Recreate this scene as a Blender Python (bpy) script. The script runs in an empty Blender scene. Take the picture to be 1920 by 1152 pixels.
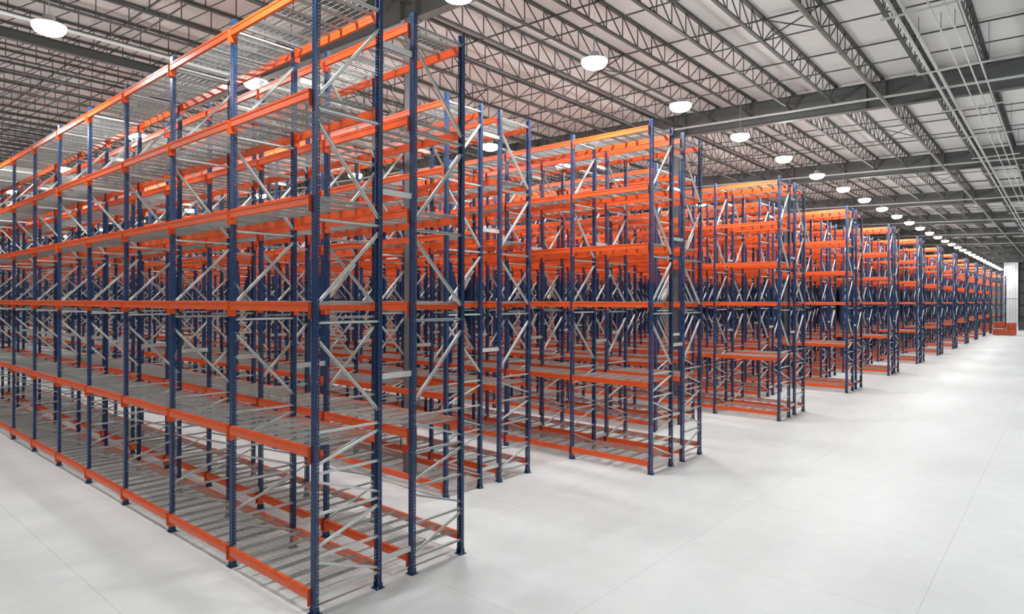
import bpy, math, random
from mathutils import Matrix, Vector
random.seed(7)
SC = bpy.context.scene
COL = SC.collection

# ------------------------------------------------------------------ measures (metres)
# X runs across the rack rows (away to the right), Y runs along the rows (away to the left)
CAM_Z = 4.4
X0, Y0 = 4.983, 7.958          # first row, end frame
BAY, DEPTH, GAP, PITCH = 2.4455, 1.09, 0.678, 4.807
TOP = 9.035
LEVELS = [.34, 2.33, 4.37, 5.88, 7.37, 8.87]
BL = BAY - .1                  # clear beam length between posts
NPAIRS = 30
Y_END, X_END, X_NEAR, Y_NEAR = 112.0, 157.0, -14.0, -12.0


def roof_z(y):
    return 12.25 + .03 * (min(y, 62) - 2) - (.03 * (y - 62) if y > 62 else 0)


# ------------------------------------------------------------------ materials
def mat(name, col, rough=.5, metal=0.0, noise=None, bump=None, spec=.5):
    m = bpy.data.materials.new(name)
    m.use_nodes = True
    nt = m.node_tree
    b = nt.nodes['Principled BSDF']
    b.inputs['Base Color'].default_value = (*col, 1)
    b.inputs['Roughness'].default_value = rough
    b.inputs['Metallic'].default_value = metal
    b.inputs['Specular IOR Level'].default_value = spec
    tc = nt.nodes.new('ShaderNodeTexCoord')
    if noise:
        scale, amt, obj = noise
        n = nt.nodes.new('ShaderNodeTexNoise')
        n.inputs['Scale'].default_value = scale
        n.inputs['Detail'].default_value = 4
        nt.links.new(tc.outputs['Object'], n.inputs['Vector'])
        r = nt.nodes.new('ShaderNodeMapRange')
        r.inputs['To Min'].default_value = 1 - amt
        r.inputs['To Max'].default_value = 1 + amt
        nt.links.new(n.outputs['Fac'], r.inputs['Value'])
        v = nt.nodes.new('ShaderNodeVectorMath')
        v.operation = 'SCALE'
        v.inputs[0].default_value = col
        nt.links.new(r.outputs['Result'], v.inputs['Scale'])
        nt.links.new(v.outputs['Vector'], b.inputs['Base Color'])
    if bump:
        scale, st = bump
        n = nt.nodes.new('ShaderNodeTexNoise')
        n.inputs['Scale'].default_value = scale
        nt.links.new(tc.outputs['Object'], n.inputs['Vector'])
        bp = nt.nodes.new('ShaderNodeBump')
        bp.inputs['Strength'].default_value = st
        nt.links.new(n.outputs['Fac'], bp.inputs['Height'])
        nt.links.new(bp.outputs['Normal'], b.inputs['Normal'])
    return m


M = {}
M['blue'] = mat('blue_powder_coat', (.016, .048, .135), .34, noise=(3, .12, 0))
M['orange'] = mat('orange_powder_coat', (.84, .112, .018), .4, noise=(2, .08, 0))
M['galv'] = mat('galvanised_steel', (.72, .74, .72), .42, .2, noise=(9, .12, 0))
M['wire'] = mat('galvanised_wire', (.5, .51, .49), .45, .3)
M['deckchan'] = mat('galvanised_channel', (.38, .39, .375), .45, .3)
M['bolt'] = mat('zinc_bolt', (.75, .75, .72), .3, .6)
M['joist'] = mat('grey_primer', (.07, .075, .07), .6)
M['girder'] = mat('grey_girder_paint', (.105, .112, .108), .55, noise=(1.5, .1, 0))
M['roof'] = mat('roof_liner', (.82, .82, .80), .7, noise=(.35, .06, 0), bump=(1.2, .25))
M['pipe'] = mat('pale_pipe_paint', (.55, .56, .54), .45)
M['dpipe'] = mat('dull_brown_grey_pipe', (.24, .22, .19), .5)
M['col'] = mat('column_grey', (.19, .198, .195), .55)
M['wgrey'] = mat('wall_grey_panel', (.42, .44, .44), .6, noise=(.2, .08, 0))
M['wwhite'] = mat('wall_white_panel', (.9, .92, .92), .4)
M['red'] = mat('extinguisher_red', (.75, .03, .015), .3)
M['black'] = mat('black_rubber', (.015, .015, .015), .5)
M['label'] = mat('label_white', (.8, .8, .72), .5)
M['yellow'] = mat('label_yellow', (.8, .62, .05), .5)
M['house'] = mat('lamp_housing', (.6, .6, .6), .4, .3)
M['rust'] = mat('stacked_red_steel', (.62, .10, .04), .5, noise=(4, .2, 0))
M['dark'] = mat('dark_crate', (.06, .065, .07), .6)


def floor_mat():
    m = bpy.data.materials.new('polished_concrete')
    m.use_nodes = True
    nt = m.node_tree
    N, Lk = nt.nodes, nt.links
    b = N['Principled BSDF']
    g = N.new('ShaderNodeNewGeometry')
    n1 = N.new('ShaderNodeTexNoise'); n1.inputs['Scale'].default_value = .45; n1.inputs['Detail'].default_value = 5
    n2 = N.new('ShaderNodeTexNoise'); n2.inputs['Scale'].default_value = 2.3; n2.inputs['Detail'].default_value = 6
    n2.inputs['Roughness'].default_value = .65
    mp = N.new('ShaderNodeMapping'); mp.inputs['Scale'].default_value = (.35, 1.0, 1)
    mp.inputs['Rotation'].default_value = (0, 0, .5)
    Lk.new(g.outputs['Position'], mp.inputs['Vector'])
    Lk.new(mp.outputs['Vector'], n1.inputs['Vector'])
    Lk.new(g.outputs['Position'], n2.inputs['Vector'])
    r1 = N.new('ShaderNodeMapRange'); r1.inputs['From Min'].default_value = .3; r1.inputs['From Max'].default_value = .7
    r1.inputs['To Min'].default_value = .92; r1.inputs['To Max'].default_value = 1.05
    r2 = N.new('ShaderNodeMapRange'); r2.inputs['From Min'].default_value = .3; r2.inputs['From Max'].default_value = .7
    r2.inputs['To Min'].default_value = .965; r2.inputs['To Max'].default_value = 1.03
    Lk.new(n1.outputs['Fac'], r1.inputs['Value']); Lk.new(n2.outputs['Fac'], r2.inputs['Value'])
    mu = N.new('ShaderNodeMath'); mu.operation = 'MULTIPLY'
    Lk.new(r1.outputs['Result'], mu.inputs[0]); Lk.new(r2.outputs['Result'], mu.inputs[1])
    # saw-cut control joints on a 3.62 m grid
    sp = N.new('ShaderNodeSeparateXYZ'); Lk.new(g.outputs['Position'], sp.inputs[0])

    def joint(out, off):
        a = N.new('ShaderNodeMath'); a.operation = 'ADD'; a.inputs[1].default_value = -off + 3.62 * 50.5
        Lk.new(out, a.inputs[0])
        w = N.new('ShaderNodeMath'); w.operation = 'MODULO'; w.inputs[1].default_value = 3.62
        Lk.new(a.outputs[0], w.inputs[0])
        s = N.new('ShaderNodeMath'); s.operation = 'SUBTRACT'; s.inputs[1].default_value = 1.81
        Lk.new(w.outputs[0], s.inputs[0])
        ab = N.new('ShaderNodeMath'); ab.operation = 'ABSOLUTE'; Lk.new(s.outputs[0], ab.inputs[0])
        lt = N.new('ShaderNodeMath'); lt.operation = 'LESS_THAN'; lt.inputs[1].default_value = .003
        Lk.new(ab.outputs[0], lt.inputs[0])
        return lt
    jx, jy = joint(sp.outputs['X'], 3.2), joint(sp.outputs['Y'], 1.58)
    mx = N.new('ShaderNodeMath'); mx.operation = 'MAXIMUM'
    Lk.new(jx.outputs[0], mx.inputs[0]); Lk.new(jy.outputs[0], mx.inputs[1])
    jr = N.new('ShaderNodeMapRange'); jr.inputs['To Min'].default_value = 1; jr.inputs['To Max'].default_value = .55
    Lk.new(mx.outputs[0], jr.inputs['Value'])
    m2 = N.new('ShaderNodeMath'); m2.operation = 'MULTIPLY'
    Lk.new(mu.outputs[0], m2.inputs[0]); Lk.new(jr.outputs['Result'], m2.inputs[1])
    v = N.new('ShaderNodeVectorMath'); v.operation = 'SCALE'; v.inputs[0].default_value = (.70, .715, .71)
    Lk.new(m2.outputs[0], v.inputs['Scale'])
    Lk.new(v.outputs['Vector'], b.inputs['Base Color'])
    b.inputs['Roughness'].default_value = .42
    b.inputs['Specular IOR Level'].default_value = .28
    return m


M['floor'] = floor_mat()


def emis(name, col, st):
    m = bpy.data.materials.new(name)
    m.use_nodes = True
    b = m.node_tree.nodes['Principled BSDF']
    b.inputs['Base Color'].default_value = (.9, .9, .9, 1)
    b.inputs['Emission Color'].default_value = (*col, 1)
    b.inputs['Emission Strength'].default_value = st
    return m


M['lens'] = emis('lamp_lens', (1, .99, .96), 22)
try:
    M['lens'].cycles.emission_sampling = 'NONE'
except Exception:
    pass


# ------------------------------------------------------------------ mesh builder
class MB:
    def __init__(s):
        s.v, s.f, s.m, s.mats = [], [], [], []

    def mi(s, k):
        if k not in s.mats:
            s.mats.append(k)
        return s.mats.index(k)

    def quad(s, pts, k):
        n = len(s.v)
        s.v += [tuple(p) for p in pts]
        s.f.append(tuple(range(n, n + len(pts))))
        s.m.append(s.mi(k))

    def box(s, a, b, k):
        x0, y0, z0 = a
        x1, y1, z1 = b
        n = len(s.v)
        s.v += [(x0, y0, z0), (x1, y0, z0), (x1, y1, z0), (x0, y1, z0), (x0, y0, z1), (x1, y0, z1), (x1, y1, z1), (x0, y1, z1)]
        q = s.mi(k)
        for t in ((0, 3, 2, 1), (4, 5, 6, 7), (0, 1, 5, 4), (1, 2, 6, 5), (2, 3, 7, 6), (3, 0, 4, 7)):
            s.f.append(tuple(n + i for i in t))
            s.m.append(q)

    def bar(s, p, q, w, h, k, side=(0, 1, 0), caps=True):
        """rectangular bar from p to q; w across 'side', h across the other way"""
        p, q = Vector(p), Vector(q)
        d = (q - p).normalized()
        sd = Vector(side)
        sd = (sd - d * sd.dot(d)).normalized()
        up = d.cross(sd)
        n = len(s.v)
        for c in (p, q):
            for a, b in ((-1, -1), (1, -1), (1, 1), (-1, 1)):
                s.v.append(tuple(c + sd * (a * w / 2) + up * (b * h / 2)))
        mi = s.mi(k)
        for i in range(4):
            j = (i + 1) % 4
            s.f.append((n + i, n + j, n + 4 + j, n + 4 + i))
            s.m.append(mi)
        if caps:
            s.f.append((n + 3, n + 2, n + 1, n)); s.m.append(mi)
            s.f.append((n + 4, n + 5, n + 6, n + 7)); s.m.append(mi)

    def tube(s, p, q, r, k, seg=8, caps=True, r2=None):
        p, q = Vector(p), Vector(q)
        d = (q - p).normalized()
        a = Vector((0, 0, 1)) if abs(d.z) < .9 else Vector((1, 0, 0))
        u = d.cross(a).normalized()
        w = d.cross(u)
        n = len(s.v)
        r2 = r if r2 is None else r2
        for c, rr in ((p, r), (q, r2)):
            for i in range(seg):
                t = 2 * math.pi * i / seg
                s.v.append(tuple(c + u * (rr * math.cos(t)) + w * (rr * math.sin(t))))
        mi = s.mi(k)
        for i in range(seg):
            j = (i + 1) % seg
            s.f.append((n + i, n + j, n + seg + j, n + seg + i))
            s.m.append(mi)
        if caps:
            s.f.append(tuple(n + i for i in reversed(range(seg)))); s.m.append(mi)
            s.f.append(tuple(n + seg + i for i in range(seg))); s.m.append(mi)

    def path(s, pts, r, k, seg=6):
        for a, b in zip(pts, pts[1:]):
            s.tube(a, b, r, k, seg, True)

    def lathe(s, prof, k, seg=24, c=(0, 0)):
        n = len(s.v)
        for r, z in prof:
            for i in range(seg):
                t = 2 * math.pi * i / seg
                s.v.append((c[0] + r * math.cos(t), c[1] + r * math.sin(t), z))
        mi = s.mi(k)
        for a in range(len(prof) - 1):
            for i in range(seg):
                j = (i + 1) % seg
                s.f.append((n + a * seg + i, n + a * seg + j, n + (a + 1) * seg + j, n + (a + 1) * seg + i))
                s.m.append(mi)
        s.f.append(tuple(n + i for i in reversed(range(seg)))); s.m.append(mi)
        s.f.append(tuple(n + (len(prof) - 1) * seg + i for i in range(seg))); s.m.append(mi)

    def extrude(s, prof, y0, y1, k):
        """closed profile of (x, z) swept along y"""
        n = len(s.v)
        c = len(prof)
        for y in (y0, y1):
            s.v += [(x, y, z) for x, z in prof]
        mi = s.mi(k)
        for i in range(c):
            j = (i + 1) % c
            s.f.append((n + i, n + j, n + c + j, n + c + i)); s.m.append(mi)
        s.f.append(tuple(n + i for i in reversed(range(c)))); s.m.append(mi)
        s.f.append(tuple(n + c + i for i in range(c))); s.m.append(mi)

    def add(s, o, off=(0, 0, 0), flip=False):
        n = len(s.v)
        ox, oy, oz = off
        if flip:
            s.v += [(ox - x, oy - y, oz + z) for x, y, z in o.v]
        else:
            s.v += [(ox + x, oy + y, oz + z) for x, y, z in o.v]
        s.f += [tuple(i + n for i in f) for f in o.f]
        mm = [s.mi(k) for k in o.mats]
        s.m += [mm[i] for i in o.m]

    def mesh(s, name):
        me = bpy.data.meshes.new(name)
        me.from_pydata(s.v, [], s.f)
        for k in s.mats:
            me.materials.append(M[k])
        me.polygons.foreach_set('material_index', s.m)
        me.update()
        return me


def put(name, me, parent=None, loc=(0, 0, 0), rz=0.0):
    if isinstance(me, MB):
        me = me.mesh(name)
    o = bpy.data.objects.new(name, me)
    COL.objects.link(o)
    o.parent = parent
    o.location = loc
    if rz:
        o.rotation_euler = (0, 0, rz)
    return o


def tag(o, label=None, cat=None, group=None, kind=None):
    if label: o['label'] = label
    if cat: o['category'] = cat
    if group: o['group'] = group
    if kind: o['kind'] = kind
    return o


def empty(name, loc=(0, 0, 0), parent=None, rz=0.0):
    o = bpy.data.objects.new(name, None)
    o.empty_display_size = .2
    COL.objects.link(o)
    o.location = loc
    o.parent = parent
    if rz:
        o.rotation_euler = (0, 0, rz)
    return o


# ------------------------------------------------------------------ rack parts
def post_holes():
    """open C section: perforated face towards -x, flanges along x, two ribs on the face"""
    b = MB()
    ys = [-.05, -.034, -.019, -.007, -.004, .004, .007, .019, .034, .05]
    xs = [-.035, -.035, -.035, -.035, -.028, -.028, -.035, -.035, -.035, -.035]
    side = [.035, .029, .022, .006, -.001, -.016]
    prof = [(.035, -.036)] + [(x, -.05) for x in side] + list(zip(xs, ys)) + [(x, .05) for x in reversed(side)] + [(.035, .036)]
    zs = [.008]
    z = .06
    while z < TOP - .05:
        zs += [z - .014, z + .014]
        z += .05
    zs.append(TOP)
    c = len(prof)
    q = b.mi('blue')
    for z in zs:
        b.v += [(x, y, z) for x, y in prof]
    w0 = 1 + len(side)
    hole = {w0 + 1, w0 + 7, 2, 4, c - 4, c - 6}
    for r in range(len(zs) - 1):
        gap = (r % 2 == 1)
        for i in range(c - 1):
            if gap and i in hole and r < len(zs) - 2:
                continue
            b.f.append((r * c + i, r * c + i + 1, (r + 1) * c + i + 1, (r + 1) * c + i))
            b.m.append(q)
    return b


def post_plain():
    b = MB()
    prof = [(.035, -.034), (.035, -.05), (-.035, -.05), (-.035, -.007), (-.028, -.004), (-.028, .004), (-.035, .007), (-.035, .05), (.035, .05), (.035, .034)]
    q = b.mi('blue')
    c = len(prof)
    for z in (.008, TOP):
        b.v += [(x, y, z) for x, y in prof]
    for i in range(c - 1):
        b.f.append((i, i + 1, c + i + 1, c + i)); b.m.append(q)
    return b


def base_plate():
    b = MB()
    b.box((-.075, -.08, 0), (.075, .08, .008), 'blue')
    b.box((-.045, -.058, .008), (.04, -.052, .09), 'blue')
    b.box((-.045, .052, .008), (.04, .058, .09), 'blue')
    for y in (-.068, .068):
        b.tube((.05, y, .008), (.05, y, .035), .008, 'bolt', 6)
    return b


HORIZ = [.24, .79, 1.38, 1.95, 2.53, 4.08, 5.54, 7.10, 8.84]
DIAG = [(.72, .31), (.91, 1.27), (1.85, 1.48), (2.07, 2.42), (3.88, 2.73), (4.32, 5.43), (6.94, 5.66), (7.25, 8.55)]


def brace(za, zb, big, bolts=True):
    b = MB()
    w, h = (.046, .042) if big else (.036, .034)
    ax, bx = .0, DEPTH
    p, q = Vector((ax, 0, za)), Vector((bx, 0, zb))
    d = (q - p).normalized()
    up = Vector((-d.z, 0, d.x))
    t = .006
    # C channel, back towards -y, open towards +y
    b.bar(p + Vector((0, -w / 2 + t / 2, 0)), q + Vector((0, -w / 2 + t / 2, 0)), t, h, 'galv')
    for s in (-1, 1):
        b.bar(p + up * (s * (h / 2 - t / 2)) , q + up * (s * (h / 2 - t / 2)), w, t, 'galv')
    if bolts:
        for c in (p + d * .022, q - d * .022):
            b.tube((c.x, -.058, c.z), (c.x, .058, c.z), .0075, 'bolt', 6)
    return b


def frame_all(holes):
    b = MB()
    P = post_holes() if holes else post_plain()
    b.add(P)
    b.add(P, (DEPTH, 0, 0), True)
    bp = base_plate()
    b.add(bp)
    b.add(bp, (DEPTH, 0, 0), True)
    for z in HORIZ:
        b.add(brace(z, z, z > 4, holes))
    for za, zb in DIAG:
        b.add(brace(za, zb, abs(za - zb) > .9, holes))
    return b


def beam_body(ends=False, teeth=False):
    """beam on the -x face of the frame; top at z = 0; centred on the bay"""
    b = MB()
    prof = [(-.030, 0), (-.030, -.13), (-.080, -.13), (-.080, -.044), (-.076, -.040), (-.080, -.036), (-.080, 0)]
    b.extrude(prof, -BL / 2 + .006, BL / 2 - .006, 'orange')
    if ends:
        b.add(connector(), (0, -BL / 2, 0))
        b.add(connector(), (0, BL / 2 - .006, 0))
    return b


def connector():
    b = MB()
    b.box((-.080, 0.0005, -.235), (.022, .0055, .004), 'orange')
    b.box((-.083, 0.0005, -.235), (-.080, .0055, .004), 'orange')
    for z in (-.03, -.08, -.15, -.2):
        b.tube((-.012, -.002, z), (-.012, .008, z), .008, 'orange', 6)
    return b


NW = 21
PW = BL / 2 - .012


def wire_deck(seg=4, chans=True, fine=True):
    """one panel, centred on y = 0; wire tops just above the beam tops"""
    b = MB()
    r = .0020
    xa, xb = -.0825, DEPTH + .0825
    ori = .06

    def wire(p, q, k):
        if seg == 4:
            b.bar(p, q, 2 * r, 2 * r, k, (0, 1, 0) if abs(p[1] - q[1]) < 1e-6 else (1, 0, 0), False)
        else:
            b.tube(p, q, r * 1.1, k, 3, False)
    for i in range(NW):
        y = -PW / 2 + .012 + (PW - .024) * i / (NW - 1)
        wire((xa + ori, y, .005), (xb - ori, y, .005), 'wire')
        for x0, x1 in ((xa, xa + ori), (xb, xb - ori)):
            # waterfall ends, coloured orange like the beam
            b.bar((x0 - .0, y, .004), (x1, y, .004), .013, .009, 'orange', (0, 1, 0), fine)
            b.bar((x0, y, .008), (x0, y, -.034), .012, .004, 'orange', (0, 1, 0), fine)
    for i in range(12):
        x = -.02 + (DEPTH + .04) * i / 11
        wire((x, -PW / 2, .0105), (x, PW / 2, .0105), 'wire')
    for x in (xa - .001, xb + .001):
        wire((x, -PW / 2, -.030), (x, PW / 2, -.030), 'orange')
    if chans:
        for i in range(3):
            b.add(deck_channel(), (0, (i - 1) * PW * .36, 0))
    return b


def deck_channel():
    b = MB()
    # flared channel under the wires, hung between the two beams
    prof = [(-.030, .001), (-.018, -.036), (.018, -.036), (.030, .001), (.026, .001), (.015, -.032), (-.015, -.032), (-.026, .001)]
    n = 0
    q = b.mi('deckchan')
    c = len(prof)
    for x in (-.029, DEPTH + .029):
        b.v += [(x, y, z) for y, z in prof]
    for i in range(c):
        j = (i + 1) % c
        b.f.append((i, j, c + j, c + i)); b.m.append(q)
    b.f.append(tuple(reversed(range(c)))); b.m.append(q)
    b.f.append(tuple(range(c, 2 * c))); b.m.append(q)
    return b


ME = {}
ME['post'] = post_holes().mesh('post')
ME['plate'] = base_plate().mesh('base_plate')
ME['frame'] = frame_all(True).mesh('upright_frame')
ME['frame_far'] = frame_all(False).mesh('upright_frame_far')
ME['beam'] = beam_body().mesh('beam')
ME['beam_c'] = beam_body(True).mesh('beam_with_ends')
ME['conn'] = connector().mesh('end_connector')
ME['deck'] = wire_deck().mesh('wire_deck')
ME['deck_nc'] = wire_deck(chans=False).mesh('wire_deck_open')
ME['chan'] = deck_channel().mesh('support_channel')
ME['deck3'] = wire_deck(3, fine=False).mesh('wire_deck_light')
for i, z in enumerate(HORIZ):
    ME['h%d' % i] = brace(z, z, z > 4).mesh('horizontal_brace')
for i, (a, c) in enumerate(DIAG):
    ME['d%d' % i] = brace(a, c, abs(a - c) > .9).mesh('diagonal_brace')
sp = MB()
sp.box((0, -.003, -.045), (GAP - .078, .003, .045), 'galv')
for x in (0.0, GAP - .084):
    sp.box((x, -.02, -.045), (x + .006, .02, .045), 'galv')
ME['spacer'] = sp.mesh('row_spacer')
SPACERS = [.41, 3.23, 6.08, 8.36]

_cache = {}
_dk = wire_deck(3, fine=False)
_bm = beam_body(True)
_fr = frame_all(False)


def rest_mesh(kind, i0, i1):
    key = (kind, i0, i1)
    if key in _cache:
        return _cache[key]
    b = MB()
    if kind == 'frames':
        for i in range(i0, i1):
            b.add(_fr, (0, i * BAY, 0))
    else:
        for i in range(i0, i1):
            yc = (i + .5) * BAY
            for z in LEVELS:
                if kind == 'beams':
                    b.add(_bm, (0, yc, z))
                    b.add(_bm, (DEPTH, yc, z), True)
                else:
                    for s in (-1, 1):
                        b.add(_dk, (0, yc + s * (PW / 2 + .004), z))
    _cache[key] = b.mesh('rest_' + kind)
    return _cache[key]


COL_BAY = (1, 0, 0)       # pair, row, bay index that holds the building column: its second deck panel is left out
ORD = ['first', 'second', 'third', 'fourth', 'fifth', 'sixth', 'seventh', 'eighth', 'ninth', 'tenth', 'eleventh', 'twelfth', 'thirteenth',
       'fourteenth', 'fifteenth', 'sixteenth', 'seventeenth', 'eighteenth', 'nineteenth', 'twentieth', 'twenty-first', 'twenty-second',
       'twenty-third', 'twenty-fourth', 'twenty-fifth', 'twenty-sixth', 'twenty-seventh', 'twenty-eighth', 'twenty-ninth', 'thirtieth']


def rack(k, row):
    x = X0 + PITCH * k + row * (DEPTH + GAP)
    y = Y0 + (BAY if k % 2 else 0)
    nb = {0: 12, 1: 21, 2: 31}.get(k, 37 if k < 10 else (20 if k < 16 else 10))
    if row == 0:
        which = 'near row of the %s rack pair' % ORD[k]
    else:
        which = 'far row of the %s rack pair' % ORD[k]
    extra = {(0, 0): 'tall empty blue and orange rack, nearest of all, its end post closest to the camera',
             (0, 1): 'tall empty rack standing right behind the nearest row, joined back to back',
             (1, 0): 'empty rack with the grey building column and red extinguisher in its end bay',
             }
    lab = extra.get((k, row), 'empty blue and orange pallet rack, %s from the front' % which)
    R = tag(empty('pallet_rack', (x, y, 0)), lab, 'pallet rack', 'rows of empty pallet racking')
    nfull = 0          # frames split into sub-parts
    if k == 0: nfull = 9
    elif k == 1: nfull = 6
    elif k == 2: nfull = 4
    elif k == 4: nfull = 2
    rzf = math.pi if row else 0.0
    ox = DEPTH if row else 0.0
    nfr = nb + 1
    nind = nfr if k < 10 else 4
    for i in range(nind):
        yy = i * BAY
        if i < nfull:
            F = empty('upright_frame', (ox, yy, 0), R, rzf)
            put('post', ME['post'], F)
            put('post', ME['post'], F, (DEPTH, 0, 0), math.pi)
            put('base_plate', ME['plate'], F)
            put('base_plate', ME['plate'], F, (DEPTH, 0, 0), math.pi)
            for j in range(len(HORIZ)):
                put('horizontal_brace', ME['h%d' % j], F)
            for j in range(len(DIAG)):
                put('diagonal_brace', ME['d%d' % j], F)
        else:
            holes = (k < 6 and i < 5)
            put('upright_frame', ME['frame' if holes else 'frame_far'], R, (ox, yy, 0), rzf)
    if nfr > nind:
        put('upright_frames', rest_mesh('frames', nind, nfr), R)['kind'] = 'stuff'
    # beams and decks: the nearest bays as parts, the rest as one part each
    nbi = 8 if k < 10 else 2
    for i in range(nbi):
        yc = (i + .5) * BAY
        for lv, z in enumerate(LEVELS):
            for s in (0, 1):
                sub = (k < 2 and i < 6) or (k == 2 and i < 4)
                o = put('beam', ME['beam' if sub else 'beam_c'], R, (DEPTH * s, yc, z), math.pi * s)
                if sub:
                    put('end_connector', ME['conn'], o, (0, -BL / 2, 0))
                    put('end_connector', ME['conn'], o, (0, BL / 2 - .006, 0))
            for s in (-1, 1):
                if (k, row, i) == COL_BAY and s == 1:
                    continue
                sub = k == 0 and i < 4
                near = k < 3
                o = put('wire_deck', ME['deck_nc' if sub else ('deck' if near else 'deck3')], R, (0, yc + s * (PW / 2 + .004), z))
                if sub:
                    for c in range(3):
                        put('support_channel', ME['chan'], o, (0, (c - 1) * PW * .36, 0))
    if nb > nbi:
        put('beams', rest_mesh('beams', nbi, nb), R)['kind'] = 'stuff'
        put('wire_decks', rest_mesh('decks', nbi, nb), R)['kind'] = 'stuff'
    if row == 0:
        n = 0
        for i in range(nfr):
            for z in SPACERS:
                if n >= 96:
                    break
                put('row_spacer', ME['spacer'], R, (DEPTH + .039, i * BAY + .0, z))
                n += 1
            if k >= 10 and i >= 2:
                break
    return R


for k in range(NPAIRS):
    for row in (0, 1):
        rack(k, row)

# ------------------------------------------------------------------ setting
def struct(name, b, label=None):
    o = put(name, b)
    return tag(o, label, None, None, 'structure')


b = MB()
b.box((X_NEAR, Y_NEAR, -.3), (X_END, Y_END, 0), 'floor')
struct('floor', b, 'pale polished concrete warehouse floor with thin saw-cut joints')

b = MB()
ys = [Y_NEAR, 62, Y_END]
for a, c in zip(ys, ys[1:]):
    za, zc = roof_z(a), roof_z(c)
    b.quad([(X_NEAR, a, za), (X_NEAR, c, zc), (X_END, c, zc), (X_END, a, za)], 'roof')
    b.quad([(X_NEAR, a, za + .3), (X_END, a, za + .3), (X_END, c, zc + .3), (X_NEAR, c, zc + .3)], 'roof')
struct('ceiling', b, 'pale roof underside above the open web steel joists')


def ribbed_wall(p0, p1, z0, z1, k, rib=1.2, nrm=(0, 0, 0), zr=None):
    b = MB()
    p0, p1 = Vector(p0), Vector(p1)
    d = (p1 - p0)
    L = d.length
    d.normalize()
    n = Vector(nrm)
    t = .25
    q0, q1 = p0 - n * t, p1 - n * t
    b.bar(tuple(((p0 + q0) / 2 + Vector((0, 0, (z0 + z1) / 2)))), tuple(((p1 + q1) / 2 + Vector((0, 0, (z0 + z1) / 2)))), t, z1 - z0, k, nrm)
    z = z0 + 1.5
    while z < z1:
        b.bar(tuple(p0 + n * .08 + Vector((0, 0, z))), tuple(p1 + n * .08 + Vector((0, 0, z))), .16, .18, 'girder', nrm)
        z += rib
    return b


struct('wall_far', ribbed_wall((X_END, Y_NEAR, 0), (X_END, Y_END, 0), 0, 14.2, 'wgrey', 2.3, (-1, 0, 0)), 'grey end wall with horizontal girts beyond the last racks')
struct('wall_left', ribbed_wall((X_NEAR, Y_END, 0), (X_END, Y_END, 0), 0, 14.2, 'wgrey', 2.3, (0, -1, 0)), 'grey wall closing the aisles at their left end')
# white panelled pier reaching the roof at the far end
b = MB()
xa = 149.0
for i in range(5):
    y = 6.55 + i * .42
    b.box((xa, y + .012, 0), (xa + 6, y + .408, roof_z(7) - .02), 'wwhite')
    b.box((xa + .05, y - .012, 0), (xa + 5.9, y + .012, roof_z(7) - .02), 'girder')
b.box((xa - .03, 6.54, 5.0), (xa, 8.66, 5.12), 'wgrey')
struct('wall_pier', b, 'white vertical panel wall rising to the roof past the last rack')

# columns
def column(x, y, h=.15):
    b = MB()
    b.box((x - .2, y - .2, 0), (x + .2, y + .2, .02), 'col')
    z1 = roof_z(y) - 1.08
    b.box((x - h, y - h, .02), (x - h + .014, y + h, z1), 'col')
    b.box((x + h - .014, y - h, .02), (x + h, y + h, z1), 'col')
    b.box((x - h, y - h, .02), (x + h, y - h + .014, z1), 'col')
    b.box((x - h, y + h - .014, .02), (x + h, y + h, z1), 'col')
    b.box((x - .2, y - .2, z1 - .02), (x + .2, y + .2, z1 - .001), 'col')
    struct('column', b, None)


GX = [10.58 - 14.6, 10.62] + [25.64 + 14.42 * i for i in range(9)]
CY = 12.62
column(10.58, 12.56, .12)
for i in range(9):
    for yy in ([CY, CY + 15.05, CY + 30.1] if i < 4 else [CY]):
        column(25.64 + 14.42 * i, yy + .1)
for yy in (CY + 15.1, CY + 30.2, CY + 45):
    column(11.22, yy + .6)

# girders along y
for i, gx in enumerate(GX):
    b = MB()
    segs = [(Y_NEAR, 62), (62, Y_END)]
    for a, c in segs:
        za, zc = roof_z(a), roof_z(c)
        ut, lt = .15, 1.08
        b.bar((gx, a, za - ut - .01), (gx, c, zc - ut - .01), .28, .025, 'girder', (1, 0, 0))
        b.bar((gx, a, za - lt + .012), (gx, c, zc - lt + .012), .28, .025, 'girder', (1, 0, 0))
        n = len(b.v)
        b.bar((gx, a, za - (ut + lt) / 2), (gx, c, zc - (ut + lt) / 2), .014, lt - ut - .02, 'girder', (1, 0, 0))
    y = CY - 15.05
    while y < 70:
        for dy in (-.3, .3):
            z = roof_z(y + dy)
            b.box((gx - .13, y + dy - .006, z - 1.06), (gx + .13, y + dy + .006, z - .16), 'girder')
        y += 7.52
    struct('ceiling_girder', b, 'deep grey plate girder carrying the roof joists')

# joists along x
def joist(span, fine=True):
    b = MB()
    h = .66
    zt = -.05
    b.bar((0, 0, zt), (span, 0, zt), .11, .05, 'joist')
    b.bar((0, -.0, zt), (.01, 0, zt), .11, .12, 'joist')
    b.bar((.16, 0, zt - h), (span - .16, 0, zt - h), .1, .045, 'joist')
    n = max(2, 2 * int(round(span / 1.6)))
    s = span / n
    for i in range(n):
        x = i * s
        if i < n // 2:
            p, q = (x + .08 * (i == 0), 0, zt), (x + s, 0, zt - h)
        else:
            p, q = (x, 0, zt - h), (x + s - .08 * (i == n - 1), 0, zt)
        b.bar(p, q, .027, .024, 'joist', caps=False)
        if i:
            b.bar((x, 0, zt), (x, 0, zt - h), .024, .022, 'joist', caps=False)
    return b


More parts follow.
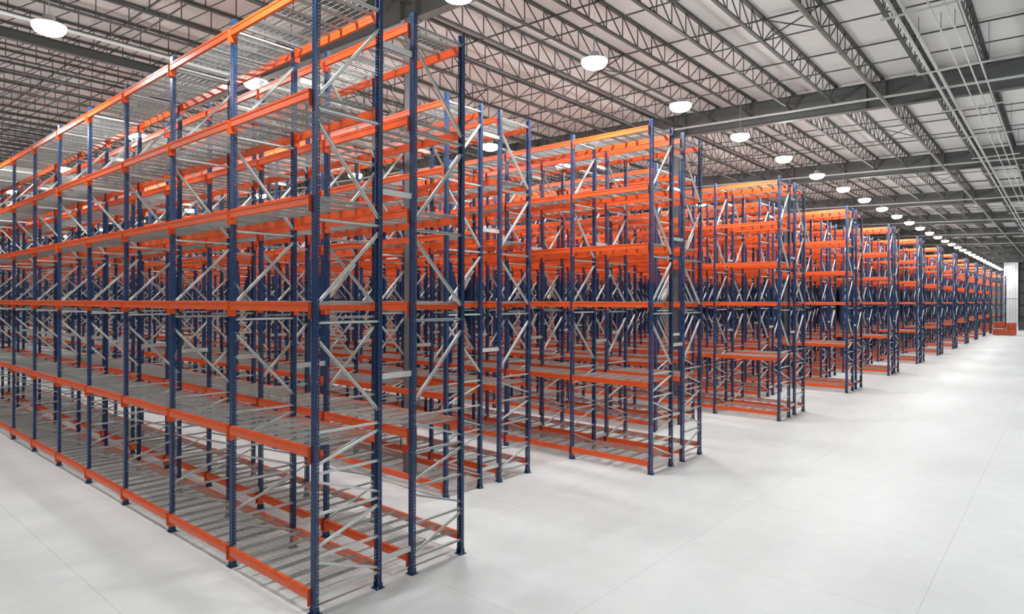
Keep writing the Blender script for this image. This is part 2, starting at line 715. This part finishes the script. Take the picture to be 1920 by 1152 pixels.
jmesh = {}
jcand = []
JY = [7.93 + 1.505 * i for i in range(-11, 69)]
for gi in range(len(GX)):
    xa = GX[gi]
    xb = GX[gi + 1] if gi + 1 < len(GX) else X_END
    span = round(xb - xa, 3)
    for y in JY:
        if y < Y_NEAR or y > Y_END - .5:
            continue
        jcand.append((xa, y, span))


th = .8575
s_, c_ = math.sin(th), math.cos(th)


def in_view(x, y):
    r, d = c_ * x - s_ * y, c_ * y + s_ * x
    return d > .5 and abs(r / d) < .9


def jscore(j):
    xa, y, sp_ = j
    best = 1e9
    for t in (0, .25, .5, .75, 1):
        x = xa + sp_ * t
        if in_view(x, y):
            best = min(best, math.hypot(x, y))
    return best


jcand = [(jscore(j), j) for j in jcand]
jcand.sort(key=lambda q: q[0])
rest = MB()
for n, (sc, (xa, y, span)) in enumerate(jcand):
    if n < 290:
        if span not in jmesh:
            jmesh[span] = joist(span).mesh('ceiling_joist')
        o = put('ceiling_joist', jmesh[span], None, (xa, y, roof_z(y)))
        tag(o, 'grey open web steel joist under the roof', None, 'open web roof joists', 'structure')
    else:
        rest.add(joist(span), (xa, y, roof_z(y)))
tag(put('ceiling_joists', rest), 'remaining grey open web joists further off under the roof', None, None, 'stuff')

# bridging lines along y, and cross bracing
def ybar(b, x, dz, w, k, y0=Y_NEAR, y1=Y_END):
    for a, c in ((y0, min(62, y1)), (62, y1)):
        if c > a:
            b.bar((x, a, roof_z(a) + dz), (x, c, roof_z(c) + dz), w, w, k, (1, 0, 0))


for gi in range(len(GX) - 1):
    for t in (.25, .5, .75):
        x = GX[gi] + (GX[gi + 1] - GX[gi]) * t
        b = MB()
        ybar(b, x, -.09, .038, 'joist')
        ybar(b, x, -.68, .032, 'joist')
        if t == .5:
            for i in range(-6, 40, 4):
                y = 7.93 + 1.505 * i
                if y < Y_NEAR or y + 1.505 > 60: continue
                b.bar((x, y, roof_z(y) - .09), (x, y + 1.505, roof_z(y + 1.505) - .7), .03, .03, 'joist', (1, 0, 0))
                b.bar((x, y, roof_z(y) - .7), (x, y + 1.505, roof_z(y + 1.505) - .09), .03, .03, 'joist', (1, 0, 0))
        tag(put('ceiling_bridging', b), 'thin steel bridging line tying the roof joists together', None, 'joist bridging lines', 'structure')

# tie beam along x above the left aisles
b = MB()
b.bar((X_NEAR, 22.9, roof_z(22.9) - .86), (26, 22.9, roof_z(22.9) - .86), .02, .3, 'joist', (0, 1, 0))
for dz in (-.72, -1.0):
    b.bar((X_NEAR, 22.9, roof_z(22.9) + dz), (26, 22.9, roof_z(22.9) + dz), .18, .02, 'joist', (0, 1, 0))
struct('ceiling_beam', b, 'dark beam under the joists over the left aisles')


# ------------------------------------------------------------------ pipes
def pipe_x(y, z, r, k, label, x0=-12, x1=150, name='sprinkler_pipe', cat='pipe'):
    b = MB()
    b.tube((x0, y, z), (x1, y, z), r, k, 10)
    root = empty(name, (0, 0, 0))
    put('tube', b, root)
    h = MB()
    x = x0 + 2
    n = 0
    while x < min(x1, 90):
        h.bar((x, y, z), (x, y, roof_z(y) - .72), .012, .012, 'joist')
        h.tube((x - .02, y, z), (x + .02, y, z), r * 1.25, k, 10)
        x += 4.8
    put('hanger_rods', h, root)['kind'] = 'stuff'
    tag(root, label, cat, 'pipes and conduits under the roof')


def pipe_y(x, z, r, k, label, y0=-11, y1=60):
    b = MB()
    b.tube((x, y0, z), (x, y1, z + .03 * (y1 - y0)), r, k, 10)
    root = empty('sprinkler_pipe')
    put('tube', b, root)
    h = MB()
    y = y0 + 2
    while y < y1:
        zz = z + .03 * (y - y0)
        h.bar((x, y, zz), (x, y, roof_z(y) - .3), .012, .012, 'joist')
        y += 4.5
    put('hanger_rods', h, root)['kind'] = 'stuff'
    tag(root, label, 'pipe', 'pipes and conduits under the roof')


pipe_x(19.2, 11.25, .045, 'pipe', 'pale pipe passing over the aisles just beyond the big left lamp')
pipe_x(4.6, 11.12, .055, 'dpipe', 'brownish grey sprinkler main running along the open floor side')
pipe_x(3.0, 11.08, .04, 'pipe', 'left one of the two close white pipes above the open floor')
pipe_x(2.80, 11.08, .04, 'pipe', 'right one of the two close white pipes above the open floor')
pipe_x(2.33, 11.08, .02, 'pipe', 'thin white conduit next to the paired white pipes', name='conduit', cat='conduit')
pipe_x(2.05, 11.08, .02, 'pipe', 'thin white conduit in the middle of the three', name='conduit', cat='conduit')
pipe_x(1.8, 11.08, .02, 'pipe', 'thin white conduit furthest right of the three', name='conduit', cat='conduit')
for i, gx in enumerate(GX[2:8]):
    pipe_y(gx - .55, 11.0, .042, 'pipe', 'white pipe running beside the %s roof girder from the top' % ORD[i + 1], -11, 60 if i < 2 else 20)

for i in range(14):
    x = 17.0 + 4.8 * i
    b = MB()
    b.bar((x, 1.55, 11.013), (x, 3.3, 11.013), .04, .04, 'pipe', (1, 0, 0))
    for y in (1.6, 3.25):
        b.bar((x, y, 11.013), (x, y, roof_z(y) - .1), .012, .012, 'joist')
    o = put('hanging_trapeze', b)
    tag(o, 'steel trapeze bar carrying the white pipes and conduits, %s from the top of the photo' % ORD[i], 'pipe support', 'trapeze bars under the pipes')

# ------------------------------------------------------------------ high bay lamps
lens = MB()
lens.lathe([(.18, -.19), (.27, -.15), (.325, -.07), (.33, 0)], 'lens', 28)
hs = MB()
hs.lathe([(.335, 0), (.335, .015), (.2, .05), (.13, .07), (.12, .20), (.05, .22)], 'house', 24)
ME['lens'] = lens.mesh('lamp_lens')
ME['house'] = hs.mesh('lamp_housing')
for m_ in (ME['lens'], ME['house']):
    for p in m_.polygons:
        p.use_smooth = True
LZ = 10.5
LAMP_W = 212
UP_W = 170


def lamp(x, y, label, cord=True):
    t = tag(empty('pendant_light', (x, y, LZ)), label, 'ceiling lamp', 'high bay pendant lights')
    put('lamp_housing', ME['house'], t)
    put('lamp_lens', ME['lens'], t)
    b = MB()
    b.tube((0, 0, .21), (0, 0, roof_z(y) - .72 - LZ), .006, 'house', 5)
    put('hanger_cable', b, t)
    ld = bpy.data.lights.new('lamp_light', 'AREA')
    ld.shape = 'DISK'
    ld.size = .5
    ld.energy = LAMP_W
    ld.color = (.96, 1, 1)
    lo = bpy.data.objects.new('lamp_light', ld)
    COL.objects.link(lo)
    lo.parent = t
    lo.location = (0, 0, -.21)
    pd = bpy.data.lights.new('lamp_glow', 'POINT')
    pd.shadow_soft_size = .1
    pd.energy = UP_W
    pd.color = (.96, 1, 1)
    po = bpy.data.objects.new('lamp_glow', pd)
    COL.objects.link(po)
    po.parent = t
    po.location = (0, 0, -.32)


AX = [X0 - (PITCH - (2 * DEPTH + GAP)) / 2 + PITCH * k for k in range(0, NPAIRS + 1)]
for k, x in enumerate(AX):
    if k == 0:
        lamp(x, 9.05, 'glowing high bay lamp over the aisle in front of the nearest rack end')
    else:
        lamp(x, 9.05, 'glowing high bay lamp over the row ends, beside the %s rack pair' % ORD[k - 1])
ROWY = [(17.1, 'second'), (26.0, 'third'), (35.2, 'fourth'), (44.7, 'fifth'), (53.6, 'sixth'), (62.5, 'seventh'), (72, 'eighth')]
for k in range(0, 12):
    for j, (y, w) in enumerate(ROWY):
        if y > 5.6 * AX[k] + 12: continue
        if k > 6 and j % 2: continue
        lamp(AX[k], y, 'high bay lamp over the aisle %s, %s from the row end' % (
            'before the racks' if k == 0 else 'behind the %s pair' % ORD[k - 1], w))
for i in range(13):
    lamp(-2 + 11.5 * i, -.6, 'high bay lamp over the open floor side, %s along its line' % ORD[i])
for i in range(3):
    lamp(-7, 12 + 11 * i, 'high bay lamp over the floor before all racks, %s along its line' % ORD[i])

# ------------------------------------------------------------------ fire extinguisher on the column
t = tag(empty('fire_extinguisher', (10.355, 12.47, .62)), 'red fire extinguisher hung on the grey building column', 'fire extinguisher')
b = MB(); b.lathe([(.06, 0), (.075, .015), (.078, .05), (.078, .34), (.065, .39), (.03, .42), (.022, .44)], 'red', 20)
cyl = put('cylinder', b, t)
for p in cyl.data.polygons: p.use_smooth = True
b = MB()
n = 10
for i in range(n):
    a0, a1 = math.radians(150 + 130 * i / n), math.radians(150 + 130 * (i + 1) / n)
    r = .0795
    for z0, z1, kk in ((.22, .36, 'label'), (.195, .22, 'yellow'), (.36, .37, 'yellow')):
        b.quad([(r * math.cos(a0), r * math.sin(a0), z0), (r * math.cos(a1), r * math.sin(a1), z0),
                (r * math.cos(a1), r * math.sin(a1), z1), (r * math.cos(a0), r * math.sin(a0), z1)], kk)
tag(put('sticker', b, t), 'white and yellow instruction sticker')
b = MB()
b.box((-.02, -.02, .44), (.02, .02, .48), 'bolt')
b.bar((-.09, 0, .485), (.02, 0, .485), .02, .012, 'black')
b.bar((-.09, 0, .515), (.02, 0, .495), .02, .012, 'black')
put('handle', b, t)
b = MB()
b.path([(-.02, .0, .465), (-.06, .04, .46), (-.09, .06, .40), (-.1, .06, .25), (-.095, .055, .12)], .011, 'black')
put('hose', b, t)
b = MB()
b.box((.078, -.03, .1), (.098, .03, .42), 'dark')
put('wall_bracket', b, t)

# ------------------------------------------------------------------ stacks at the far end
def bundle(x, y, z, nx, nz, k, label, L=2.4, w=.055, h=.13, name='beam_bundle', cat='beam bundle'):
    t = tag(empty(name, (x, y, z)), label, cat, 'steel parts left at the far end')
    for zz in (0,):
        b = MB()
        for dy in (-L * .35, L * .35):
            b.box((-nx * w / 2, dy - .04, 0), (nx * w / 2, dy + .04, .06), 'dark')
        put('wood_bearer', b, t)
    b = MB()
    for i in range(nx):
        for j in range(nz):
            xx = -nx * w / 2 + i * w
            z0 = .06 + j * h
            b.box((xx + .003, -L / 2 + random.uniform(-.02, .02), z0), (xx + w - .003, L / 2, z0 + h - .008), k)
    tag(put('steel_load', b, t), None, None, None, 'stuff')
    b = MB()
    for dy in (-L * .25, L * .25):
        zt = .06 + nz * h
        b.box((-nx * w / 2 - .004, dy - .015, .03), (-nx * w / 2, dy + .015, zt), 'dark')
        b.box((-nx * w / 2 - .004, dy - .015, zt - .008), (nx * w / 2 + .004, dy + .015, zt + .001), 'dark')
        b.box((nx * w / 2, dy - .015, .03), (nx * w / 2 + .004, dy + .015, zt), 'dark')
    put('strap', b, t)


bundle(107.0, 6.15, 0, 20, 5, 'rust', 'long low orange bundle of beams lying in front of the others', 2.4)
bundle(107.1, 6.75, .72, 14, 1, 'galv', 'small grey bundle lying on the low orange one', 1.0)
bundle(108.7, 6.75, 0, 18, 13, 'rust', 'taller orange beam stack behind the low bundle, on its rack side', 1.2)
bundle(108.7, 5.5, 0, 18, 12, 'rust', 'taller orange beam stack behind the low bundle, on its open side', 1.05)
bundle(119.4, 9.0, 0, 16, 9, 'rust', 'orange beam stack standing by itself in the mouth of a far aisle', 1.3)
b = MB()
b.box((-.6, -1.1, .12), (.6, 1.1, 1.35), 'dark')
t = tag(empty('storage_crate', (126, 4.4, 0)), 'dark grey crate standing beyond the orange beam stacks', 'crate')
put('crate_box', b, t)
b = MB()
for y in (-1.0, 0, 1.0):
    b.box((-.6, y - .06, 0), (.6, y + .06, .12), 'rust')
b.box((-.62, -1.12, 1.35), (.62, 1.12, 1.4), 'dark')
put('pallet_skids', b, t)

# ------------------------------------------------------------------ world, camera, view
w = bpy.data.worlds.new('World')
SC.world = w
w.use_nodes = True
w.node_tree.nodes['Background'].inputs[0].default_value = (.93, .96, 1, 1)
w.node_tree.nodes['Background'].inputs[1].default_value = .12

cam = bpy.data.cameras.new('camera')
co = bpy.data.objects.new('camera', cam)
COL.objects.link(co)
cam.sensor_fit = 'HORIZONTAL'
cam.sensor_width = 36
cam.lens = 1199.5 / 1920 * 36
cam.shift_y = -11.57 / 1920
cam.clip_end = 400
F = Vector((s_, c_, 0))
Rr = Vector((c_, -s_, 0))
U = Vector((0, 0, 1))
ro = .0026
cr, sr = math.cos(ro), math.sin(ro)
ax = Rr * cr + U * sr
ay = U * cr - Rr * sr
az = -F
mw = Matrix(((ax.x, ay.x, az.x, 0), (ax.y, ay.y, az.y, 0), (ax.z, ay.z, az.z, CAM_Z), (0, 0, 0, 1)))
co.matrix_world = mw
SC.camera = co

SC.view_settings.view_transform = 'Standard'
SC.view_settings.look = 'None'
SC.view_settings.gamma = 1
SC.view_settings.use_curve_mapping = False
SC.view_settings.exposure = 0.0
SC.cycles.max_bounces = 6
SC.cycles.diffuse_bounces = 3
SC.cycles.glossy_bounces = 2
SC.cycles.transparent_max_bounces = 4
SC.cycles.use_denoising = True
SC.cycles.sample_clamp_indirect = 6
